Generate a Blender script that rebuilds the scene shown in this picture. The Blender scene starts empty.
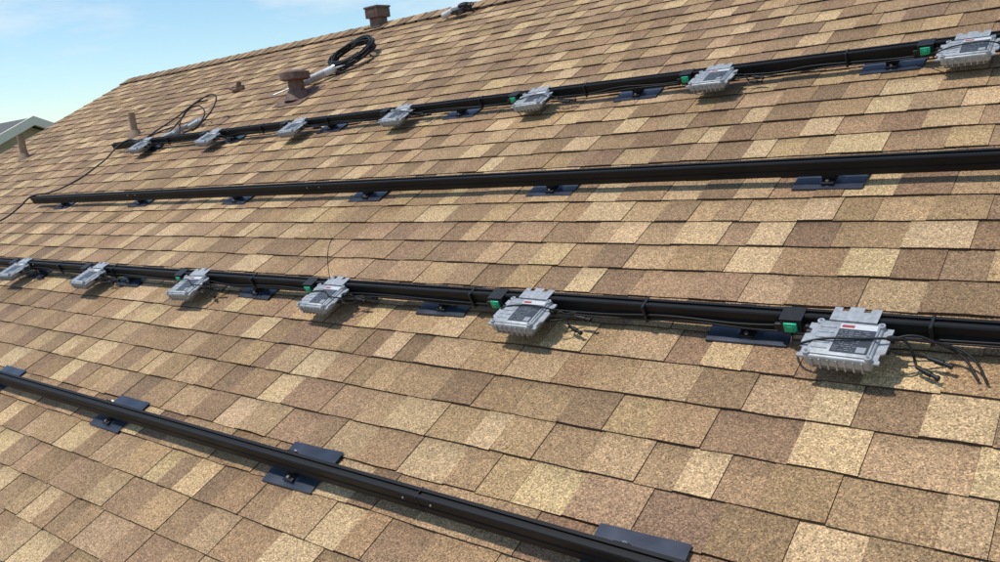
import bpy, bmesh, math, random
from mathutils import Vector, Matrix, noise
random.seed(23)
scene = bpy.context.scene
THETA = math.radians(24)
LIFT = 4.3
M = Matrix.Translation((0,0,LIFT)) @ Matrix.Rotation(THETA,4,'X')
RN = -0.060            # roof surface height in roof frame
RIDGE_U = 3.86
EAVE_U = -3.3
X0, X1 = -9.90, 6.0
RAILS = [1.67,0.80,0.0,-0.825]
def RP(x,u):
    s=.974; return (.64+(x-.64)*s, -1.688+(u+1.688)*s)

# ---------------------------------------------------------------- materials
def newmat(name):
    m = bpy.data.materials.new(name); m.use_nodes = True
    nt = m.node_tree; b = nt.nodes['Principled BSDF']
    return m, nt, b
def simple(name, col, rough=0.5, metal=0.0, var=0.15, scale=30, bump=0.0, spec=0.5):
    m, nt, b = newmat(name)
    tc = nt.nodes.new('ShaderNodeTexCoord')
    n = nt.nodes.new('ShaderNodeTexNoise'); n.inputs['Scale'].default_value = scale
    n.inputs['Detail'].default_value = 5
    nt.links.new(tc.outputs['Object'], n.inputs['Vector'])
    r = nt.nodes.new('ShaderNodeValToRGB')
    r.color_ramp.elements[0].position = .3; r.color_ramp.elements[1].position = .7
    r.color_ramp.elements[0].color = tuple(c*(1-var) for c in col)+(1,)
    r.color_ramp.elements[1].color = tuple(min(1,c*(1+var)) for c in col)+(1,)
    nt.links.new(n.outputs['Fac'], r.inputs['Fac'])
    nt.links.new(r.outputs['Color'], b.inputs['Base Color'])
    mr = nt.nodes.new('ShaderNodeMapRange')
    mr.inputs['To Min'].default_value = max(0,rough-.1); mr.inputs['To Max'].default_value = min(1,rough+.1)
    nt.links.new(n.outputs['Fac'], mr.inputs['Value']); nt.links.new(mr.outputs['Result'], b.inputs['Roughness'])
    b.inputs['Metallic'].default_value = metal
    b.inputs['Specular IOR Level'].default_value = spec
    if bump:
        bp = nt.nodes.new('ShaderNodeBump'); bp.inputs['Strength'].default_value = bump
        bp.inputs['Distance'].default_value = .002
        nt.links.new(n.outputs['Fac'], bp.inputs['Height']); nt.links.new(bp.outputs['Normal'], b.inputs['Normal'])
    return m

def shingle_mat():
    m, nt, b = newmat('shingle_granules')
    L = nt.links.new; N = nt.nodes.new
    at = N('ShaderNodeAttribute'); at.attribute_name = 'col'
    uv = N('ShaderNodeUVMap'); uv.uv_map = 'UVMap'
    sep = N('ShaderNodeSeparateXYZ'); L(uv.outputs['UV'], sep.inputs[0])
    tc = N('ShaderNodeTexCoord')
    vo = N('ShaderNodeTexVoronoi'); vo.inputs['Scale'].default_value = 330
    L(tc.outputs['Object'], vo.inputs['Vector'])
    sc = N('ShaderNodeSeparateColor'); L(vo.outputs['Color'], sc.inputs[0])
    gr = N('ShaderNodeValToRGB')
    e = gr.color_ramp.elements
    e[0].position=0; e[0].color=(.36,.32,.30,1)
    e[1].position=1; e[1].color=(1.85,1.78,1.68,1)
    x=e.new(.25); x.color=(.80,.78,.76,1)
    x=e.new(.75); x.color=(1.13,1.12,1.10,1)
    L(sc.outputs[0], gr.inputs['Fac'])
    n1 = N('ShaderNodeTexNoise'); n1.inputs['Scale'].default_value=55; n1.inputs['Detail'].default_value=6; n1.inputs['Roughness'].default_value=.7
    L(tc.outputs['Object'], n1.inputs['Vector'])
    m1 = N('ShaderNodeMapRange'); m1.inputs['From Min'].default_value=.3; m1.inputs['From Max'].default_value=.7
    m1.inputs['To Min'].default_value=.80; m1.inputs['To Max'].default_value=1.20
    L(n1.outputs['Fac'], m1.inputs['Value'])
    n2 = N('ShaderNodeTexNoise'); n2.inputs['Scale'].default_value=1.1; n2.inputs['Detail'].default_value=5
    L(tc.outputs['Object'], n2.inputs['Vector'])
    m2 = N('ShaderNodeMapRange'); m2.inputs['From Min'].default_value=.3; m2.inputs['From Max'].default_value=.7
    m2.inputs['To Min'].default_value=.88; m2.inputs['To Max'].default_value=1.12
    L(n2.outputs['Fac'], m2.inputs['Value'])
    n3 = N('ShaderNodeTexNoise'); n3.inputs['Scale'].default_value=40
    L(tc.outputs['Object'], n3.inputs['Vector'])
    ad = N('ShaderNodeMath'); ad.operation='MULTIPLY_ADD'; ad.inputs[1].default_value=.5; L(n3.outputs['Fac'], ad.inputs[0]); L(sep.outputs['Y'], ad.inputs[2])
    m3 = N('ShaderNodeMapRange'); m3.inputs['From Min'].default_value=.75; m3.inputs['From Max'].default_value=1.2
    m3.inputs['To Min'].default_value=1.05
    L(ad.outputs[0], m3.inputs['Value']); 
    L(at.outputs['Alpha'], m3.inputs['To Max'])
    a = N('ShaderNodeMath'); a.operation='MULTIPLY'; L(m1.outputs[0],a.inputs[0]); L(m2.outputs[0],a.inputs[1])
    a2 = N('ShaderNodeMath'); a2.operation='MULTIPLY'; L(a.outputs[0],a2.inputs[0]); L(m3.outputs[0],a2.inputs[1])
    mx = N('ShaderNodeVectorMath'); mx.operation='MULTIPLY'; L(at.outputs['Color'],mx.inputs[0]); L(gr.outputs['Color'],mx.inputs[1])
    ms = N('ShaderNodeVectorMath'); ms.operation='SCALE'; L(mx.outputs[0],ms.inputs[0]); L(a2.outputs[0],ms.inputs['Scale'])
    L(ms.outputs[0], b.inputs['Base Color'])
    b.inputs['Roughness'].default_value=.82; b.inputs['Specular IOR Level'].default_value=.35
    bp = N('ShaderNodeBump'); bp.inputs['Strength'].default_value=.45; bp.inputs['Distance'].default_value=.0012
    L(sc.outputs[1], bp.inputs['Height']); L(bp.outputs['Normal'], b.inputs['Normal'])
    return m

SH = shingle_mat()
EDGE = simple('shingle_cut_edge',(.075,.046,.030),.9,0,.4,80)
BLACK = simple('black_anodized_aluminium',(.008,.008,.009),.58,.0,.3,12,0,.25)
BLKPL = simple('black_plastic',(.012,.012,.013),.5,0,.3,60,0,.35)
CABLE = simple('black_cable_jacket',(.012,.012,.013),.5,0,.3,40,0,.35)
FLASH = simple('coated_metal_flashing',(.042,.050,.074),.36,.3,.35,9)
ALU = simple('cast_aluminium',(.38,.39,.40),.5,.3,.2,60,.25)
ALUD = simple('cast_aluminium_dark',(.17,.18,.19),.5,.4,.2,60,.2)
LABEL = simple('label_print_dark',(.045,.05,.06),.4,0,.15,40)
TEXT = simple('label_print_grey',(.30,.31,.32),.5,0,.05,40)
WHITE = simple('label_print_white',(.6,.6,.6),.5,0,.05,40)
RED = simple('label_print_red',(.36,.04,.04),.5,0,.1,40)
GREEN = simple('green_connector_plastic',(.0,.40,.20),.45,0,.15,50)
STEEL = simple('steel',(.5,.5,.5),.3,.9,.1,40)
RUST = simple('weathered_brown_metal',(.17,.095,.068),.65,.1,.4,25,.3)
TANP = simple('tan_painted_metal',(.30,.20,.13),.6,.1,.25,20,.2)
BROWNT = simple('brown_trim_paint',(.16,.10,.065),.55,0,.15,6)
STUCCO = simple('stucco',(.42,.35,.26),.9,0,.12,40,.5)
CREAM = simple('cream_trim_paint',(.82,.76,.60),.6,0,.05,10)
GREYR = simple('grey_shingle',(.13,.125,.12),.9,0,.35,14,.4)
OLIVE = simple('olive_siding',(.48,.43,.29),.8,0,.1,8)
GLASS = simple('window_glass',(.03,.04,.05),.08,0,.1,3)
GREYC = simple('grey_conduit',(.35,.36,.37),.5,.2,.1,30)
ORNG = simple('tool_label_print',(.45,.42,.38),.5,0,.3,30)

# ---------------------------------------------------------------- helpers
def obj_from(name, verts, faces, mats, fm=None, mw=None, parent=None, smooth=False):
    me = bpy.data.meshes.new(name); me.from_pydata(verts, [], faces)
    for mm in mats: me.materials.append(mm)
    if fm: me.polygons.foreach_set('material_index', fm)
    if smooth: me.polygons.foreach_set('use_smooth',[True]*len(faces))
    me.update()
    o = bpy.data.objects.new(name, me); scene.collection.objects.link(o)
    if parent: o.parent = parent
    if mw is not None: o.matrix_world = mw
    return o
def empty(name, mw=Matrix.Identity(4)):
    e = bpy.data.objects.new(name, None); scene.collection.objects.link(e); e.matrix_world = mw
    e.empty_display_size=.1
    return e
class MB:
    def __init__(s): s.v=[]; s.f=[]; s.m=[]; s.sm=[]
    def box(s,x0,x1,y0,y1,z0,z1,mi=0,bev=0.0,seg=2):
        bm=bmesh.new(); bmesh.ops.create_cube(bm,size=1)
        for v in bm.verts:
            v.co=Vector(((x0+x1)/2+v.co.x*(x1-x0),(y0+y1)/2+v.co.y*(y1-y0),(z0+z1)/2+v.co.z*(z1-z0)))
        if bev: bmesh.ops.bevel(bm,geom=bm.edges[:],offset=bev,segments=seg,affect='EDGES',profile=.5)
        s.addbm(bm,mi)
    def addbm(s,bm,mi=0,mat=None,smooth=False):
        bmesh.ops.recalc_face_normals(bm,faces=bm.faces[:])
        o=len(s.v); bm.verts.ensure_lookup_table(); bm.verts.index_update()
        for v in bm.verts: s.v.append(tuple((mat@v.co) if mat else v.co))
        for f in bm.faces: s.f.append([o+v.index for v in f.verts]); s.m.append(mi); s.sm.append(smooth)
        bm.free()
    def cyl(s,p0,p1,r0,r1=None,mi=0,seg=20,cap=True):
        if r1 is None: r1=r0
        p0=Vector(p0);p1=Vector(p1);d=p1-p0
        bm=bmesh.new(); bmesh.ops.create_cone(bm,cap_ends=cap,segments=seg,radius1=r0,radius2=r1,depth=d.length)
        mat=Matrix.Translation((p0+p1)/2)@d.to_track_quat('Z','Y').to_matrix().to_4x4()
        s.addbm(bm,mi,mat,True)
    def prism(s,poly,z0,z1,mi=0):
        o=len(s.v);n=len(poly)
        s.v+=[(x,y,z0) for x,y in poly]+[(x,y,z1) for x,y in poly]
        s.f.append([o+i for i in reversed(range(n))]); s.m.append(mi); s.sm.append(False)
        s.f.append([o+n+i for i in range(n)]); s.m.append(mi); s.sm.append(False)
        for i in range(n):
            j=(i+1)%n; s.f.append([o+i,o+j,o+n+j,o+n+i]); s.m.append(mi); s.sm.append(False)
    def quad(s,pts,mi=0):
        o=len(s.v); s.v+=[tuple(p) for p in pts]; s.f.append([o+i for i in range(len(pts))]); s.m.append(mi); s.sm.append(False)
    def mesh(s,name,mats):
        me=bpy.data.meshes.new(name); me.from_pydata(s.v,[],s.f)
        for mm in mats: me.materials.append(mm)
        me.polygons.foreach_set('material_index',s.m); me.polygons.foreach_set('use_smooth',s.sm)
        me.update()
        try: me.set_sharp_from_angle(angle=math.radians(40))
        except Exception: pass
        return me
    def obj(s,name,mats,mw=None,parent=None):
        o=bpy.data.objects.new(name,s.mesh(name,mats)); scene.collection.objects.link(o)
        if parent: o.parent=parent
        if mw is not None: o.matrix_world=mw
        return o
def cable(name, pts_list, r, mat, mw=None, parent=None, res=8):
    cu=bpy.data.curves.new(name,'CURVE'); cu.dimensions='3D'; cu.bevel_depth=r; cu.bevel_resolution=3; cu.resolution_u=res
    cu.use_fill_caps=True
    for pts in pts_list:
        sp=cu.splines.new('BEZIER'); sp.bezier_points.add(len(pts)-1)
        for b,p in zip(sp.bezier_points,pts):
            b.co=p; b.handle_left_type='AUTO'; b.handle_right_type='AUTO'
    cu.materials.append(mat)
    o=bpy.data.objects.new(name,cu); scene.collection.objects.link(o)
    if parent: o.parent=parent
    if mw is not None: o.matrix_world=mw
    return o

# ---------------------------------------------------------------- house
house = empty('shingle_roof_house')
PAL=[((.50,.345,.185),14),((.405,.265,.140),22),((.340,.215,.113),30),((.290,.180,.096),24),((.245,.151,.083),10)]
def pick(prev=None):
    for _ in range(4):
        t=random.random()*sum(w for _,w in PAL)
        for c,w in PAL:
            t-=w
            if t<0: break
        if c!=prev: return c
    return c
EXP=.143
def wav(x,u): return .003*noise.noise(Vector((x*.9,u*1.3,3.1)))+.0018*noise.noise(Vector((x*4,u*5,7)))
def shingle_field(name,x0,x1,u0,u1,mw):
    V=[];F=[];FM=[];C=[];UV=[]
    nrows=int(math.ceil((u1-u0)/EXP))
    for i in range(nrows):
        ub=u0+i*EXP; ut=min(ub+EXP+.012,u1)
        x=x0-random.random()*.1; raised=random.random()<.5
        prev=None
        while x<x1:
            w=random.choice([.10,.12,.14,.15,.17,.20])*random.uniform(.92,1.08)
            xe=x+w
            a=max(x,x0)+.0006; b=min(xe,x1)-.0006
            if b-a<.02: x=xe; continue
            col=pick(prev)
            prev=col
            k=random.uniform(.93,1.07); col=(col[0]*k,col[1]*k*random.uniform(.97,1.03),col[2]*k*random.uniform(.94,1.06))
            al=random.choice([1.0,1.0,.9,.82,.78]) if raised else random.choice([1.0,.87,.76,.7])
            h=RN+(.0025 if raised else 0)
            j=[random.uniform(-.0025,.0025) for _ in range(3)]
            lift=random.uniform(0,.0013)
            nx=2 if w>.14 else 1
            for q in range(nx):
                xa=a+(b-a)*q/nx; xb=a+(b-a)*(q+1)/nx
                o=len(V)
                V+= [(xa,ub+j[q],h+lift+wav(xa,ub)),(xb,ub+j[q+1],h+lift+wav(xb,ub)),
                     (xb,ut,h-.0065+wav(xb,ut)),(xa,ut,h-.0065+wav(xa,ut)),
                     (xa,ub+j[q]+.001,RN-.011+wav(xa,ub)),(xb,ub+j[q+1]+.001,RN-.011+wav(xb,ub)),
                     (xb,ut,RN-.018),(xa,ut,RN-.018)]
                F.append((o,o+1,o+2,o+3)); FM.append(0); UV+=[(0,0),(1,0),(1,1),(0,1)]
                F.append((o+4,o+5,o+1,o)); FM.append(1); UV+=[(0,0)]*4
                C+=[col+(al,)]*8
                if q==nx-1: F.append((o+5,o+6,o+2,o+1)); FM.append(1); UV+=[(0,0)]*4; C+=[col+(al,)]*4
                if q==0: F.append((o+7,o+4,o,o+3)); FM.append(1); UV+=[(0,0)]*4; C+=[col+(al,)]*4
            raised=not raised if random.random()<.85 else raised
            x=xe
    o=obj_from(name,V,F,[SH,EDGE],FM,mw,house)
    me=o.data
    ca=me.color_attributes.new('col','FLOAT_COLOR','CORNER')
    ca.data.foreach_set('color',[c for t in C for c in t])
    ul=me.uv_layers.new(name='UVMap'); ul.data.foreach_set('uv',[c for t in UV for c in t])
    return o
shingle_field('roof_shingles_front',X0,X1,EAVE_U,RIDGE_U,M)
ridge_w = M @ Vector((0,RIDGE_U,RN))
Mb = Matrix.Translation((X0+X1,2*ridge_w.y,0)) @ Matrix.Rotation(math.pi,4,'Z') @ M
shingle_field('roof_shingles_back',X0,X1,EAVE_U,RIDGE_U,Mb)
for nm,mm in (('roof_deck_front',M),('roof_deck_back',Mb)):
    b=MB(); b.box(X0+.005,X1-.005,EAVE_U+.01,RIDGE_U-.012,RN-.06,RN-.019); b.obj(nm,[EDGE],mm,house)
    b=MB()
    for xx in (X0-.03,X1+.002): b.box(xx,xx+.028,EAVE_U,RIDGE_U-.02,RN-.20,RN-.03)
    for xx in (X0-.034,X1-.012): b.box(xx,xx+.05,EAVE_U,RIDGE_U-.02,RN-.028,RN-.012,1)
    b.box(X0,X1,EAVE_U-.03,EAVE_U-.002,RN-.2,RN-.012)
    b.obj('rake_and_fascia',[BROWNT,BROWNT],mm,house)
def ridge_caps():
    V=[];F=[];FM=[];C=[];UV=[]
    x=X0-.01
    W=.15
    while x<X1:
        xe=x+EXP+.03
        col=pick(); k=random.uniform(.85,1.0); col=tuple(c*k for c in col)
        prof=[]
        for s in (-1,-.5,-.12,.12,.5,1):
            prof.append((s*W, -abs(s)*W*math.tan(THETA) + (.010 if abs(s)<.2 else .004)))
        hl=.006
        for q in range(len(prof)-1):
            (ya,za),(yb,zb)=prof[q],prof[q+1]
            o=len(V)
            zz=ridge_w.z+.008; yy=ridge_w.y
            j=random.uniform(-.002,.002)
            V+=[(x,yy+ya,zz+za),(xe,yy+ya,zz+za+hl+j),(xe,yy+yb,zz+zb+hl+j),(x,yy+yb,zz+zb),
                (xe,yy+ya,zz+za-.004),(xe,yy+yb,zz+zb-.004)]
            F.append((o,o+1,o+2,o+3));FM.append(0);UV+=[(0,0)]*4
            F.append((o+4,o+5,o+2,o+1));FM.append(1);UV+=[(0,0)]*4
            C+=[col+(1.,)]*8
            if q in (0,len(prof)-2):
                a,b=(0,1) if q==0 else (3,2)
                V+=[(x,V[o+a][1],V[o+a][2]-.012),(xe,V[o+b][1],V[o+b][2]-.016)]
                F.append((o+a,o+b,len(V)-1,len(V)-2));FM.append(1);UV+=[(0,0)]*4;C+=[col+(1.,)]*4
        x+=EXP
    o=obj_from('ridge_cap_shingles',V,F,[SH,EDGE],FM,Matrix.Identity(4),house)
    ca=o.data.color_attributes.new('col','FLOAT_COLOR','CORNER')
    ca.data.foreach_set('color',[c for t in C for c in t])
    ul=o.data.uv_layers.new(name='UVMap'); ul.data.foreach_set('uv',[c for t in UV for c in t])
ridge_caps()
ev=M@Vector((0,EAVE_U,RN-.06)); rw=M@Vector((0,RIDGE_U,RN-.06))
yA=ev.y+.45; yB=2*rw.y-yA; zE=ev.z+.45*math.tan(THETA)-.03; zR=rw.z-.03
xa,xb=X0+.4,X1-.4
V=[(xa,yA,0),(xb,yA,0),(xb,yB,0),(xa,yB,0),(xa,yA,zE),(xb,yA,zE),(xb,yB,zE),(xa,yB,zE),(xa,rw.y,zR),(xb,rw.y,zR)]
F=[(0,1,5,4),(2,3,7,6),(1,2,6,9,5),(3,0,4,8,7)]
obj_from('walls',V,F,[STUCCO],None,None,house)
b=MB()
for wx in (-7.5,-3.5,.5,3.8):
    for yy,s in ((yA,-1),(yB,1)):
        y0,y1=sorted((yy+s*.004,yy+s*.02)); b.box(wx,wx+1.3,y0,y1,1.0,2.2,1)
        y0,y1=sorted((yy+s*.004,yy+s*.05))
        b.box(wx-.09,wx,y0,y1,.93,2.27); b.box(wx+1.3,wx+1.39,y0,y1,.93,2.27)
        b.box(wx,wx+1.3,y0,y1,2.2,2.27); b.box(wx,wx+1.3,y0,y1,.93,1.0)
b.obj('windows',[CREAM,GLASS],None,house)

# ---------------------------------------------------------------- rails
def rail(u,x0,x1):
    P=[(-.018,-.028),(-.018,-.006),(-.0155,-.005),(-.0155,.003),(-.018,.004),(-.018,.024),(-.015,.028),(-.006,.028),(-.006,.021),(.006,.021),(.006,.028),(.015,.028),(.018,.024),(.018,-.028)]
    n=len(P); V=[(x0,u+a,b) for a,b in P]+[(x1,u+a,b) for a,b in P]
    F=[[i,n+i,n+(i+1)%n,(i+1)%n] for i in range(n)]
    F.append(list(range(n))); F.append([n+i for i in reversed(range(n))])
    o=obj_from('solar_mounting_rail',V,F,[BLACK],None,M)
    b=MB()
    for sx in (-.85 if u<-.5 else -2.95, -4.9):
        for dx in (-.05,.05):
            b.cyl((sx+dx,u-.018,.014),(sx+dx,u-.021,.014),.0035,mi=0,seg=8)
        b.box(sx-.0012,sx+.0012,u-.0188,u+.0188,-.0285,.0286,1)
    c=b.obj('splice_screws',[STEEL,BLKPL],M,None); c.parent=o; c.matrix_parent_inverse=o.matrix_world.inverted()
    return o
XE=[-6.62,-6.52,-6.6,-6.6]
for u,xe in zip(RAILS,XE): rail(u,xe,4.2)

# ---------------------------------------------------------------- roof mounts
def mount_mesh():
    b=MB()
    S=.116; Y0,Y1=-.052,.110; nx,ny=10,8
    o=len(b.v)
    for j in range(ny+1):
        for i in range(nx+1):
            x=-S+2*S*i/nx; y=Y0+(Y1-Y0)*j/ny
            z=RN+.0060+.0012*math.sin(i*.9)
            if j==0: z-=.003
            b.v.append((x,y,z))
    for j in range(ny):
        for i in range(nx):
            k=o+j*(nx+1)+i; b.f.append([k,k+1,k+nx+2,k+nx+1]); b.m.append(0); b.sm.append(True)
    b.box(-S,S,Y0-.0015,Y0+.0005,RN-.004,RN+.0040,0)
    b.cyl((0,-.004,RN+.0045),(0,-.004,RN+.010),.036,.028,0,24)
    b.box(-.022,.022,-.038,.030,RN+.009,RN+.015,1,.002)
    b.box(-.022,.022,.0205,.030,RN+.012,.016,1,.002)
    b.box(-.022,.022,-.015,.016,RN+.014,-.029,1,.002)
    b.cyl((0,-.028,RN+.015),(0,-.028,RN+.022),.006,mi=2,seg=6)
    b.cyl((0,.030,.0),(0,.040,.0),.008,mi=2,seg=6)
    return b.mesh('rail_roof_mount',[FLASH,BLACK,STEEL])
mm=mount_mesh()
for u in RAILS:
    for k in range(-3,6):
        x=-.27-1.15*k
        if x<-6.6: continue
        o=bpy.data.objects.new('rail_roof_mount',mm); scene.collection.objects.link(o)
        o.matrix_world=M@Matrix.Translation((x+random.uniform(-.01,.01),u+random.uniform(-.004,.004),0))@Matrix.Rotation(random.uniform(-.03,.03),4,'Z')

# ---------------------------------------------------------------- microinverters
def inverter_mesh():
    b=MB()
    b.prism([(-.055,-.03),(-.055,.022),(-.035,.022),(-.035,.008),(-.018,.008),(-.018,.026),(.018,.026),(.018,.008),(.035,.008),(.035,.022),(.06,.022),(.06,-.03)],.0295,.0325,0)
    for s in (-1,1):
        pts=[(s*.076,-.035),(s*.100,-.035),(s*.100,-.055),(s*.090,-.060),(s*.090,-.075),(s*.102,-.08),(s*.102,-.125),(s*.092,-.13),(s*.092,-.15),(s*.098,-.155),(s*.098,-.165),(s*.076,-.165)]
        b.prism(pts if s<0 else pts[::-1],.016,.021,0)
    b.box(-.080,.080,-.168,-.026,-.004,.028,0,.006,3)
    b.box(-.072,.072,-.160,-.034,-.018,-.003,1,.004)
    b.box(-.073,.073,-.161,-.036,.026,.0325,0,.003,2)
    for i in range(5):
        y=-.060-i*.020
        b.box(-.068,-.028,y-.002,y+.002,.031,.0350,0,.0008,1)
    for i in range(7):
        x=-.06+i*.02
        b.box(x-.002,x+.002,-.1705,-.164,-.010,.020,0)
    for x in (-.073,.073):
        for y in (-.158,-.038):
            b.cyl((x,y,.003),(x,y,.0335),.009,mi=0,seg=14)
            b.cyl((x,y,.0335),(x,y,.036),.004,mi=2,seg=8)
    b.cyl((-.079,-.06,.008),(-.105,-.06,.008),.010,mi=3,seg=12)
    b.cyl((.079,-.06,.008),(.105,-.06,.008),.008,mi=3,seg=12)
    b.cyl((.079,-.10,.008),(.105,-.10,.008),.008,mi=3,seg=12)
    z=.0332
    b.quad([(-.020,-.150,z),(.068,-.150,z),(.068,-.062,z),(-.020,-.062,z)],4)
    b.quad([(-.020,-.0615,z),(.068,-.0615,z),(.068,-.042,z),(-.020,-.042,z)],5)
    b.quad([(-.016,-.057,z+.0003),(.014,-.057,z+.0003),(.014,-.047,z+.0003),(-.016,-.047,z+.0003)],6)
    rr=random.Random(3)
    for i in range(11):
        y=-.069-i*.0072; x=-.016
        while x<.060:
            w=rr.uniform(.004,.014)
            if x+w>.064: break
            if rr.random()<.75 and not (i>6 and x>.030): b.quad([(x,y-.0013,z+.0003),(x+w,y-.0013,z+.0003),(x+w,y,z+.0003),(x,y,z+.0003)],7)
            x+=w+.004
    b.quad([(.040,-.146,z+.0004),(.062,-.146,z+.0004),(.062,-.126,z+.0004),(.040,-.126,z+.0004)],7)
    return b.mesh('inverter_housing',[ALU,ALUD,STEEL,BLKPL,LABEL,WHITE,RED,TEXT])
IM=inverter_mesh()
def clip_mesh(green):
    b=MB()
    b.box(-.028,.028,-.040,-.019,-.022,.026,0,.004)
    b.box(-.048,-.026,-.036,-.022,-.012,.010,0,.004)
    b.box(.026,.048,-.036,-.022,-.012,.010,0,.004)
    b.box(-.030,.030,-.040,.016,.0285,.0305,0,.0008,1)
    if green:
        b.box(-.018,.018,-.047,-.0395,-.008,.022,1,.003)
        b.box(-.008,.008,-.049,-.0465,-.001,.014,1,.001,1)
    return b.mesh('trunk_connector',[BLKPL,GREEN])
CG,CB=clip_mesh(True),clip_mesh(False)
def mc4(b,p,d):
    p=Vector(p); d=Vector(d).normalized()
    b.cyl(p,p+d*.018,.0045,.0055,0,12); b.cyl(p+d*.018,p+d*.038,.0072,.0072,0,12); b.cyl(p+d*.038,p+d*.052,.005,.005,0,12)
    b.cyl(p+d*.052,p+d*.058,.0072,.0072,0,12)
def inverter(u,x,green,hero=False):
    base=M@Matrix.Translation((x,u,0))
    e=empty('microinverter',base)
    yaw=random.uniform(-.07,.07); tilt=random.uniform(-.05,.02)
    if hero: yaw=-.03; tilt=-.01
    o=bpy.data.objects.new('housing',IM); scene.collection.objects.link(o); o.parent=e
    o.matrix_local=Matrix.Rotation(yaw,4,'Z')@Matrix.Rotation(tilt,4,'X')
    c=bpy.data.objects.new('trunk_connector',CG if green else CB); scene.collection.objects.link(c); c.parent=e
    c.matrix_local=Matrix.Translation((-.155,0,0))
    R=random.uniform; z0=RN+.012
    lead=[[(-.100,-.06,.008),(-.120,-.060,.004),(-.140,-.046,-.005),(-.155,-.034,-.006)]]
    if hero:
        e1=(.155,-.10,z0+.012); e2=(.175,-.075,z0+.022)
        lead.append([(.105,-.06,.008),(.125,-.058,.006),(.14,-.07,-.01),(.15,-.088,-.03),e1])
        lead.append([(.105,-.10,.008),(.125,-.098,.0),(.15,-.08,-.015),e2])
        lead.append([(-.155,-.042,-.014),(-.145,-.085,-.02),(-.115,-.118,.018),(-.05,-.112,.039),(.04,-.10,.040),(.10,-.088,.036),(.16,-.06,.012),(.22,-.05,-.005),(.27,-.07,-.02),(.305,-.12,z0)])
        lead.append([(.09,-.05,.0),(.14,-.035,.005),(.19,-.04,-.008),(.245,-.06,-.025),(.285,-.11,z0)])
        d1=(.8,-.4,-.1); d2=(.85,-.25,-.1)
    else:
        a=R(.13,.16); bb=R(-.08,-.04)
        e1=(a,bb,R(-.03,0)); e2=(a+R(.01,.03),bb+R(.01,.03),R(-.03,-.01))
        lead.append([(.105,-.06,.008),(.125,-.055,R(0,.01)),e1])
        lead.append([(.105,-.10,.008),(.13,-.095,R(-.01,.01)),e2])
        yy=R(-.11,-.06)
        if random.random()<.5: lead.append([(-.155,-.042,-.014),(-.13,-.075,R(-.02,.0)),(-.095,yy,.026),(0,yy+.01,.040),(.085,yy+R(-.02,.02),.036),(.12,yy+.03,.0),(.16,-.032,-.01)])
        d1=(1,R(-.4,.1),-.1); d2=(1,R(-.4,.2),-.1)
    cable('inverter_leads',lead,.0033 if hero else .0027,CABLE,None,e)
    b=MB(); mc4(b,e1,d1); mc4(b,e2,d2); b.obj('plug_connectors',[BLKPL],None,e)
    return e
for k in range(0,7): inverter(RAILS[0],.02-1.0*k-.005*k,k in (0,1,2))
for k in range(0,6): inverter(RAILS[2],.022-1.0*k,k in (0,1,2,3),hero=(k==0))

for u,xe,xs in ((RAILS[0],-6.3,1.3),(RAILS[2],-6.3,1.3)):
    pts=[];x=xs
    while x>xe:
        pts.append((x,u-.022-random.uniform(0,.003),-.008+random.uniform(-.010,.008))); x-=random.uniform(.14,.26)
    pts2=[(a+.07,b-.003,c-.008+random.uniform(-.006,.004)) for a,b,c in pts]
    cable('trunk_cable',[pts,pts2],.0028,CABLE,M)
    b=MB()
    xx=xs-.4
    while xx>xe:
        b.box(xx-.004,xx+.004,u-.030,u+.0195,-.030,.0300,0,.001,1); xx-=random.uniform(.55,.8)
    b.obj('cable_clip',[BLKPL],M)

# ---------------------------------------------------------------- items on roof
def coil(n,r,cx,cy,z,dz,jit,tilt=0,steps=14,sx=1.0,rs=0):
    rr=random.Random(rs); pts=[]
    for i in range(n*steps):
        a=2*math.pi*i/steps; q=r+rr.uniform(-jit,jit)
        x=q*math.cos(a)*sx; y=q*math.sin(a)
        pts.append((cx+x,cy+y,z+dz*(i/steps)+tilt*(y+r)+rr.uniform(0,.005)))
    return pts
def rpt(x,u,n=RN):
    a,b=RP(x,u); return Vector((a,b,n))
e=empty('cable_coil',M@Matrix.Translation(rpt(-4.84,3.08)))
cable('coil_loops',[coil(9,.20,0,0,.010,.0065,.016,.14,rs=1),coil(7,.175,0.005,0,.02,.008,.018,.14,rs=5),
     [(.19,0,.03),(.25,-.04,.012),(.22,-.16,.01),(.05,-.26,.01),(-.12,-.30,.01)]],.0065,CABLE,None,e)
def gun(mw):
    b=MB()
    b.cyl((-.13,0,.04),(.10,0,.04),.026,mi=0,seg=20)
    b.cyl((.10,0,.04),(.115,0,.04),.030,mi=1,seg=20)
    b.cyl((.115,0,.04),(.18,0,.035),.008,.003,mi=2,seg=10)
    b.cyl((-.13,0,.04),(-.145,0,.04),.030,mi=1,seg=20)
    b.cyl((-.145,0,.04),(-.32,0,.045),.0045,mi=1,seg=8)
    b.cyl((-.32,0,.045),(-.34,.03,.045),.0045,mi=1,seg=8)
    b.box(-.205,-.145,-.010,.010,.022,.062,1,.004)
    b.box(-.20,-.175,-.14,-.008,.02,.045,1,.005)
    b.box(-.165,-.15,-.12,-.008,.02,.04,1,.003)
    b.cyl((-.06,0,.04),(.04,0,.04),.0265,mi=3,seg=20)
    b.obj('caulking_gun',[WHITE,STEEL,WHITE,ORNG],mw)
gun(M@Matrix.Translation(rpt(-4.92,2.72))@Matrix.Rotation(math.radians(48),4,'Z')@Matrix.Scale(1.25,4))
def upright(x,u,sc=1): 
    return Matrix.Translation(M@rpt(x,u))@Matrix.Scale(sc,4)
b=MB()
b.cyl((0,0,-.02),(0,0,.06),.12,.075,0,28); b.cyl((0,0,.05),(0,0,.17),.065,mi=0,seg=28)
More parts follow.
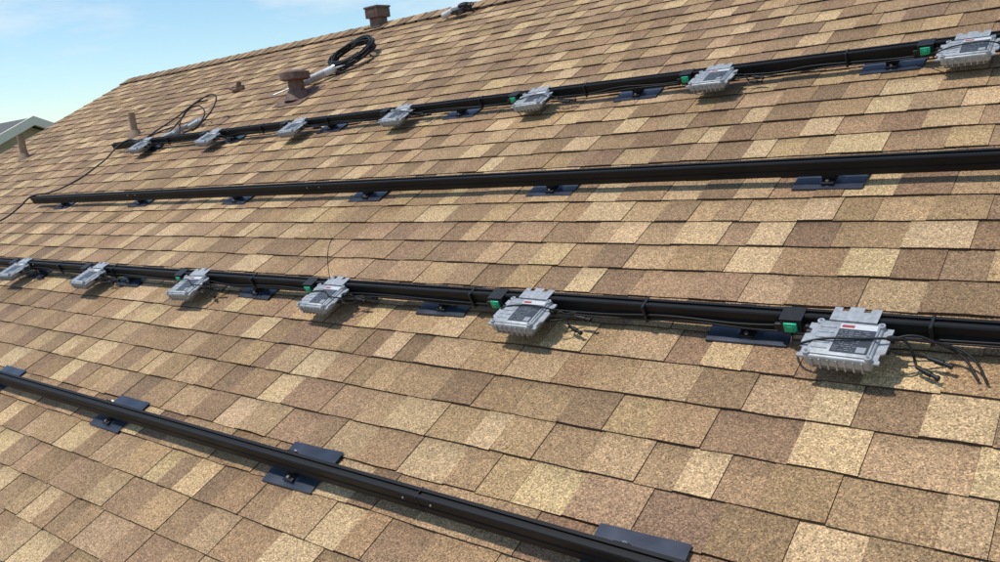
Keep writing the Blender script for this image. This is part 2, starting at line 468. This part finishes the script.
b.cyl((0,0,.14),(0,0,.15),.10,.125,0,28); b.cyl((0,0,.15),(0,0,.205),.125,.122,0,28); b.cyl((0,0,.205),(0,0,.225),.122,.05,0,28)
vent=b.obj('brown_roof_vent',[RUST],upright(-4.93,2.43,.95))
b=MB(); b.box(-.17,.17,-.15,.17,RN-.001,RN+.008,0,.001,1); q=rpt(-4.93,2.43,0); c=b.obj('base_flashing',[RUST],M@Matrix.Translation(q)); c.parent=vent; c.matrix_parent_inverse=vent.matrix_world.inverted()
b=MB()
b.box(-.075,.075,-.075,.075,-.10,.10,0,.004); b.box(-.105,.105,-.105,.105,.09,.20,0,.006)
b.box(-.115,.115,-.115,.115,.20,.222,1,.004)
for i in range(4): b.box(-.108,.108,-.108,.108,.10+i*.024,.104+i*.024,1)
b.box(-.14,.14,-.13,.13,-.03,-.012,1)
b.obj('square_flue_vent',[RUST,BROWNT],upright(-5.35,3.98,.78))
for (x,u,h,r) in ((-7.04,2.10,.20,.030),(-9.08,1.88,.24,.036)):
    b=MB(); b.cyl((0,0,-.03),(0,0,.05),.075,.040,1,20); b.cyl((0,0,.03),(0,0,h),r,mi=0,seg=20)
    bm=bmesh.new(); bmesh.ops.create_cone(bm,cap_ends=True,segments=20,radius1=r*.8,radius2=r*.8,depth=.003); b.addbm(bm,2,Matrix.Translation((0,0,h+.0016)))
    b.obj('vent_pipe',[TANP,TANP,BLKPL],upright(x,u))
b=MB(); b.box(-.06,.05,-.03,.03,.0,.03,0,.008); b.cyl((.0,0,.02),(.03,.01,.075),.028,.02,0,14); b.cyl((-.05,0,.02),(-.09,.02,.04),.012,mi=0,seg=10)
b.obj('roof_knob_fitting',[RUST],M@Matrix.Translation(rpt(-6.26,2.85))@Matrix.Rotation(.5,4,'Z'))
e=empty('tool_and_cord_pile',M@Matrix.Translation(rpt(-4.17,3.78)))
cable('cord',[coil(4,.085,.05,0,.012,.012,.02,.1,rs=8,steps=10),[(-.05,0,.02),(-.12,-.03,.02),(-.17,.02,.03),(-.2,0,.01)]],.006,CABLE,None,e)
b=MB(); b.cyl((-.14,-.04,.03),(.0,-.03,.06),.026,mi=0,seg=14); b.box(-.02,.06,-.07,.0,.03,.09,0,.01); b.box(.04,.13,-.05,-.01,.06,.09,1,.006)
b.obj('drill_body',[WHITE,BLKPL],None,e)
e=empty('conduit_whip',M@Matrix.Translation(rpt(-5.93,2.05))@Matrix.Scale(.74,4))
cable('loops',[[(-.5,-.36,.10),(-.36,-.25,.14),(-.20,-.02,.18),(-.02,.22,.24),(.2,.30,.26),(.36,.16,.2),(.30,-.05,.10),(.1,-.12,.05),(-.12,-.1,.06),(-.22,.05,.14),(-.1,.2,.22),(.1,.26,.22)],
  [(-.3,-.2,.05),(-.25,.02,.12),(-.12,.16,.2),(.05,.18,.18),(.18,.05,.1),(.1,-.1,.03)]],.0085,CABLE,None,e)
cable('grey_conduit',[[(-.30,-.30,.06),(-.22,-.1,.05),(-.12,.05,.05),(-.02,.12,.06),(.06,.06,.05)]],.024,GREYC,None,e)
b=MB(); b.box(-.34,-.2,-.16,-.06,.01,.06,0,.01); b.cyl((-.1,.0,.04),(-.02,.1,.05),.03,mi=0,seg=14); b.obj('junction_fitting',[GREYC],None,e)
cable('long_cable',[[(-6.15,2.0,RN+.03),(-6.30,1.92,RN+.03),(-6.36,1.8,RN+.03),(-6.37,1.67,.036),(-6.39,1.4,RN+.05),(-6.39,1.08,RN+.04),(-6.45,.90,.0),(-6.50,.80,.036),(-6.58,.70,.0),(-6.72,.59,RN+.02),(-6.95,.36,RN+.02),(-7.2,.1,RN+.02),(-7.4,-.5,RN+.02)]],.0065,CABLE,M)
cable('tie_wire',[[(-2.02,.0,.035),(-2.03,.03,.08),(-2.0,.05,.15),(-1.95,.06,.2)]],.0016,CABLE,M)

# ---------------------------------------------------------------- neighbour house
camw=M@Vector((.64,-1.688,1.442))
def gable_house(name,gx,ry,rz,L,half,pitch,parentmats):
    e=empty(name)
    wall,trim,roofm=parentmats
    zE=rz-half*pitch
    V=[(gx-.35,ry-half+.4,0),(gx-.35,ry+half-.4,0),(gx-.35,ry+half-.4,zE+.15),(gx-.35,ry,rz-.2),(gx-.35,ry-half+.4,zE+.15)]
    V+=[(gx-L+.35,y,z) for _,y,z in V]
    F=[(0,1,2,3,4),(9,8,7,6,5),(0,4,9,5),(1,6,7,2)]
    obj_from('walls',V,F,[wall],None,None,e)
    b=MB()
    for s in (-1,1):
        x0,x1=gx-L,gx
        p=[(x0,ry,rz),(x1,ry,rz),(x1,ry+s*half,zE),(x0,ry+s*half,zE)]
        q=[(x,y,z-.12) for x,y,z in p]
        b.quad(p if s<0 else p[::-1],0); b.quad(q,1)
        b.quad([p[2],p[3],q[3],q[2]],1)
        for x0 in (gx-.002,gx-L-.04):
            x1=x0+.09
            p=[(ry,rz+.03),(ry+s*half,zE+.03),(ry+s*half,zE-.17),(ry,rz-.19)]
            b.quad([(x1,y,z) for y,z in p],1); b.quad([(x0,y,z) for y,z in p],1)
            for i in range(4):
                (ya,za),(yb,zb)=p[i],p[(i+1)%4]; b.quad([(x0,ya,za),(x1,ya,za),(x1,yb,zb),(x0,yb,zb)],1)
    b.obj('roof',[roofm,trim],None,e)
    b=MB()
    for yy in (ry-2.2,ry+1.2):
        b.box(gx-.345,gx-.33,yy,yy+1.1,1,2.2,1)
        b.box(gx-.345,gx-.30,yy-.1,yy,.9,2.3,0);b.box(gx-.345,gx-.30,yy+1.1,yy+1.2,.9,2.3,0);b.box(gx-.345,gx-.30,yy,yy+1.1,2.2,2.3,0);b.box(gx-.345,gx-.30,yy,yy+1.1,.9,1,0)
    b.obj('windows',[trim,GLASS],None,e)
gable_house('olive_gable_house',camw.x-22.2,camw.y+9.25,camw.z+1.06,13,4.6,.45,(OLIVE,CREAM,GREYR))

# ---------------------------------------------------------------- ground
g,nt,bs=newmat('dry_lawn')
tc=nt.nodes.new('ShaderNodeTexCoord'); n=nt.nodes.new('ShaderNodeTexNoise'); n.inputs['Scale'].default_value=.35; n.inputs['Detail'].default_value=10
nt.links.new(tc.outputs['Object'],n.inputs['Vector']); r=nt.nodes.new('ShaderNodeValToRGB')
r.color_ramp.elements[0].position=.35; r.color_ramp.elements[0].color=(.06,.08,.03,1); r.color_ramp.elements[1].position=.65; r.color_ramp.elements[1].color=(.19,.15,.09,1)
nt.links.new(n.outputs['Fac'],r.inputs['Fac']); nt.links.new(r.outputs['Color'],bs.inputs['Base Color']); bs.inputs['Roughness'].default_value=.95
obj_from('ground',[(-2000,-2000,0),(2000,-2000,0),(2000,2000,0),(-2000,2000,0)],[(0,1,2,3)],[g])

# ---------------------------------------------------------------- light
sd=(M.to_3x3()@Vector((-.30,.12,.93))).normalized()
sun=bpy.data.lights.new('sun','SUN'); sun.energy=3.1; sun.angle=math.radians(1.8); sun.color=(1,.965,.91)
so=bpy.data.objects.new('sun',sun); scene.collection.objects.link(so); so.rotation_euler=sd.to_track_quat('Z','Y').to_euler()
w=bpy.data.worlds.new('World'); scene.world=w; w.use_nodes=True
nt=w.node_tree; bg=nt.nodes['Background']
sky=nt.nodes.new('ShaderNodeTexSky'); sky.sky_type='NISHITA'; sky.sun_disc=False
sky.sun_elevation=math.asin(sd.z); sky.sun_rotation=math.atan2(sd.x,sd.y)
sky.air_density=1.0; sky.dust_density=.2; sky.ozone_density=2.0
tint=nt.nodes.new('ShaderNodeVectorMath'); tint.operation='MULTIPLY'; tint.inputs[1].default_value=(.90,1.0,1.0)
nt.links.new(sky.outputs['Color'],tint.inputs[0])
tc=nt.nodes.new('ShaderNodeTexCoord'); mp=nt.nodes.new('ShaderNodeMapping'); mp.inputs['Scale'].default_value=(1.5,1.5,6)
nt.links.new(tc.outputs['Generated'],mp.inputs['Vector'])
n=nt.nodes.new('ShaderNodeTexNoise'); n.inputs['Scale'].default_value=3.0; n.inputs['Detail'].default_value=8; n.inputs['Roughness'].default_value=.6
nt.links.new(mp.outputs[0],n.inputs['Vector'])
cr=nt.nodes.new('ShaderNodeValToRGB'); cr.color_ramp.elements[0].position=.48; cr.color_ramp.elements[0].color=(0,0,0,1); cr.color_ramp.elements[1].position=.78; cr.color_ramp.elements[1].color=(.7,.7,.7,1)
nt.links.new(n.outputs['Fac'],cr.inputs['Fac'])
mx=nt.nodes.new('ShaderNodeMix'); mx.data_type='RGBA'; nt.links.new(cr.outputs['Color'],mx.inputs['Factor'])
nt.links.new(tint.outputs[0],mx.inputs['A']); mx.inputs['B'].default_value=(6.0,6.4,6.6,1)
nt.links.new(mx.outputs['Result'],bg.inputs['Color']); bg.inputs['Strength'].default_value=.15

# ---------------------------------------------------------------- camera
cam=bpy.data.cameras.new('camera'); co=bpy.data.objects.new('camera',cam); scene.collection.objects.link(co)
rt=Vector((.777,.522,-.3516)).normalized(); fw=Vector((-.6277,.605,-.4898)).normalized(); up=rt.cross(fw).normalized(); fw=up.cross(rt).normalized()
R=Matrix((rt,up,-fw)).transposed().to_4x4()
co.matrix_world=M@Matrix.Translation((.64,-1.688,1.442))@R
cam.sensor_width=36; cam.lens=.832*36; cam.clip_end=6000; cam.clip_start=.02
scene.camera=co
scene.view_settings.view_transform='Standard'; scene.view_settings.look='None'; scene.view_settings.exposure=0
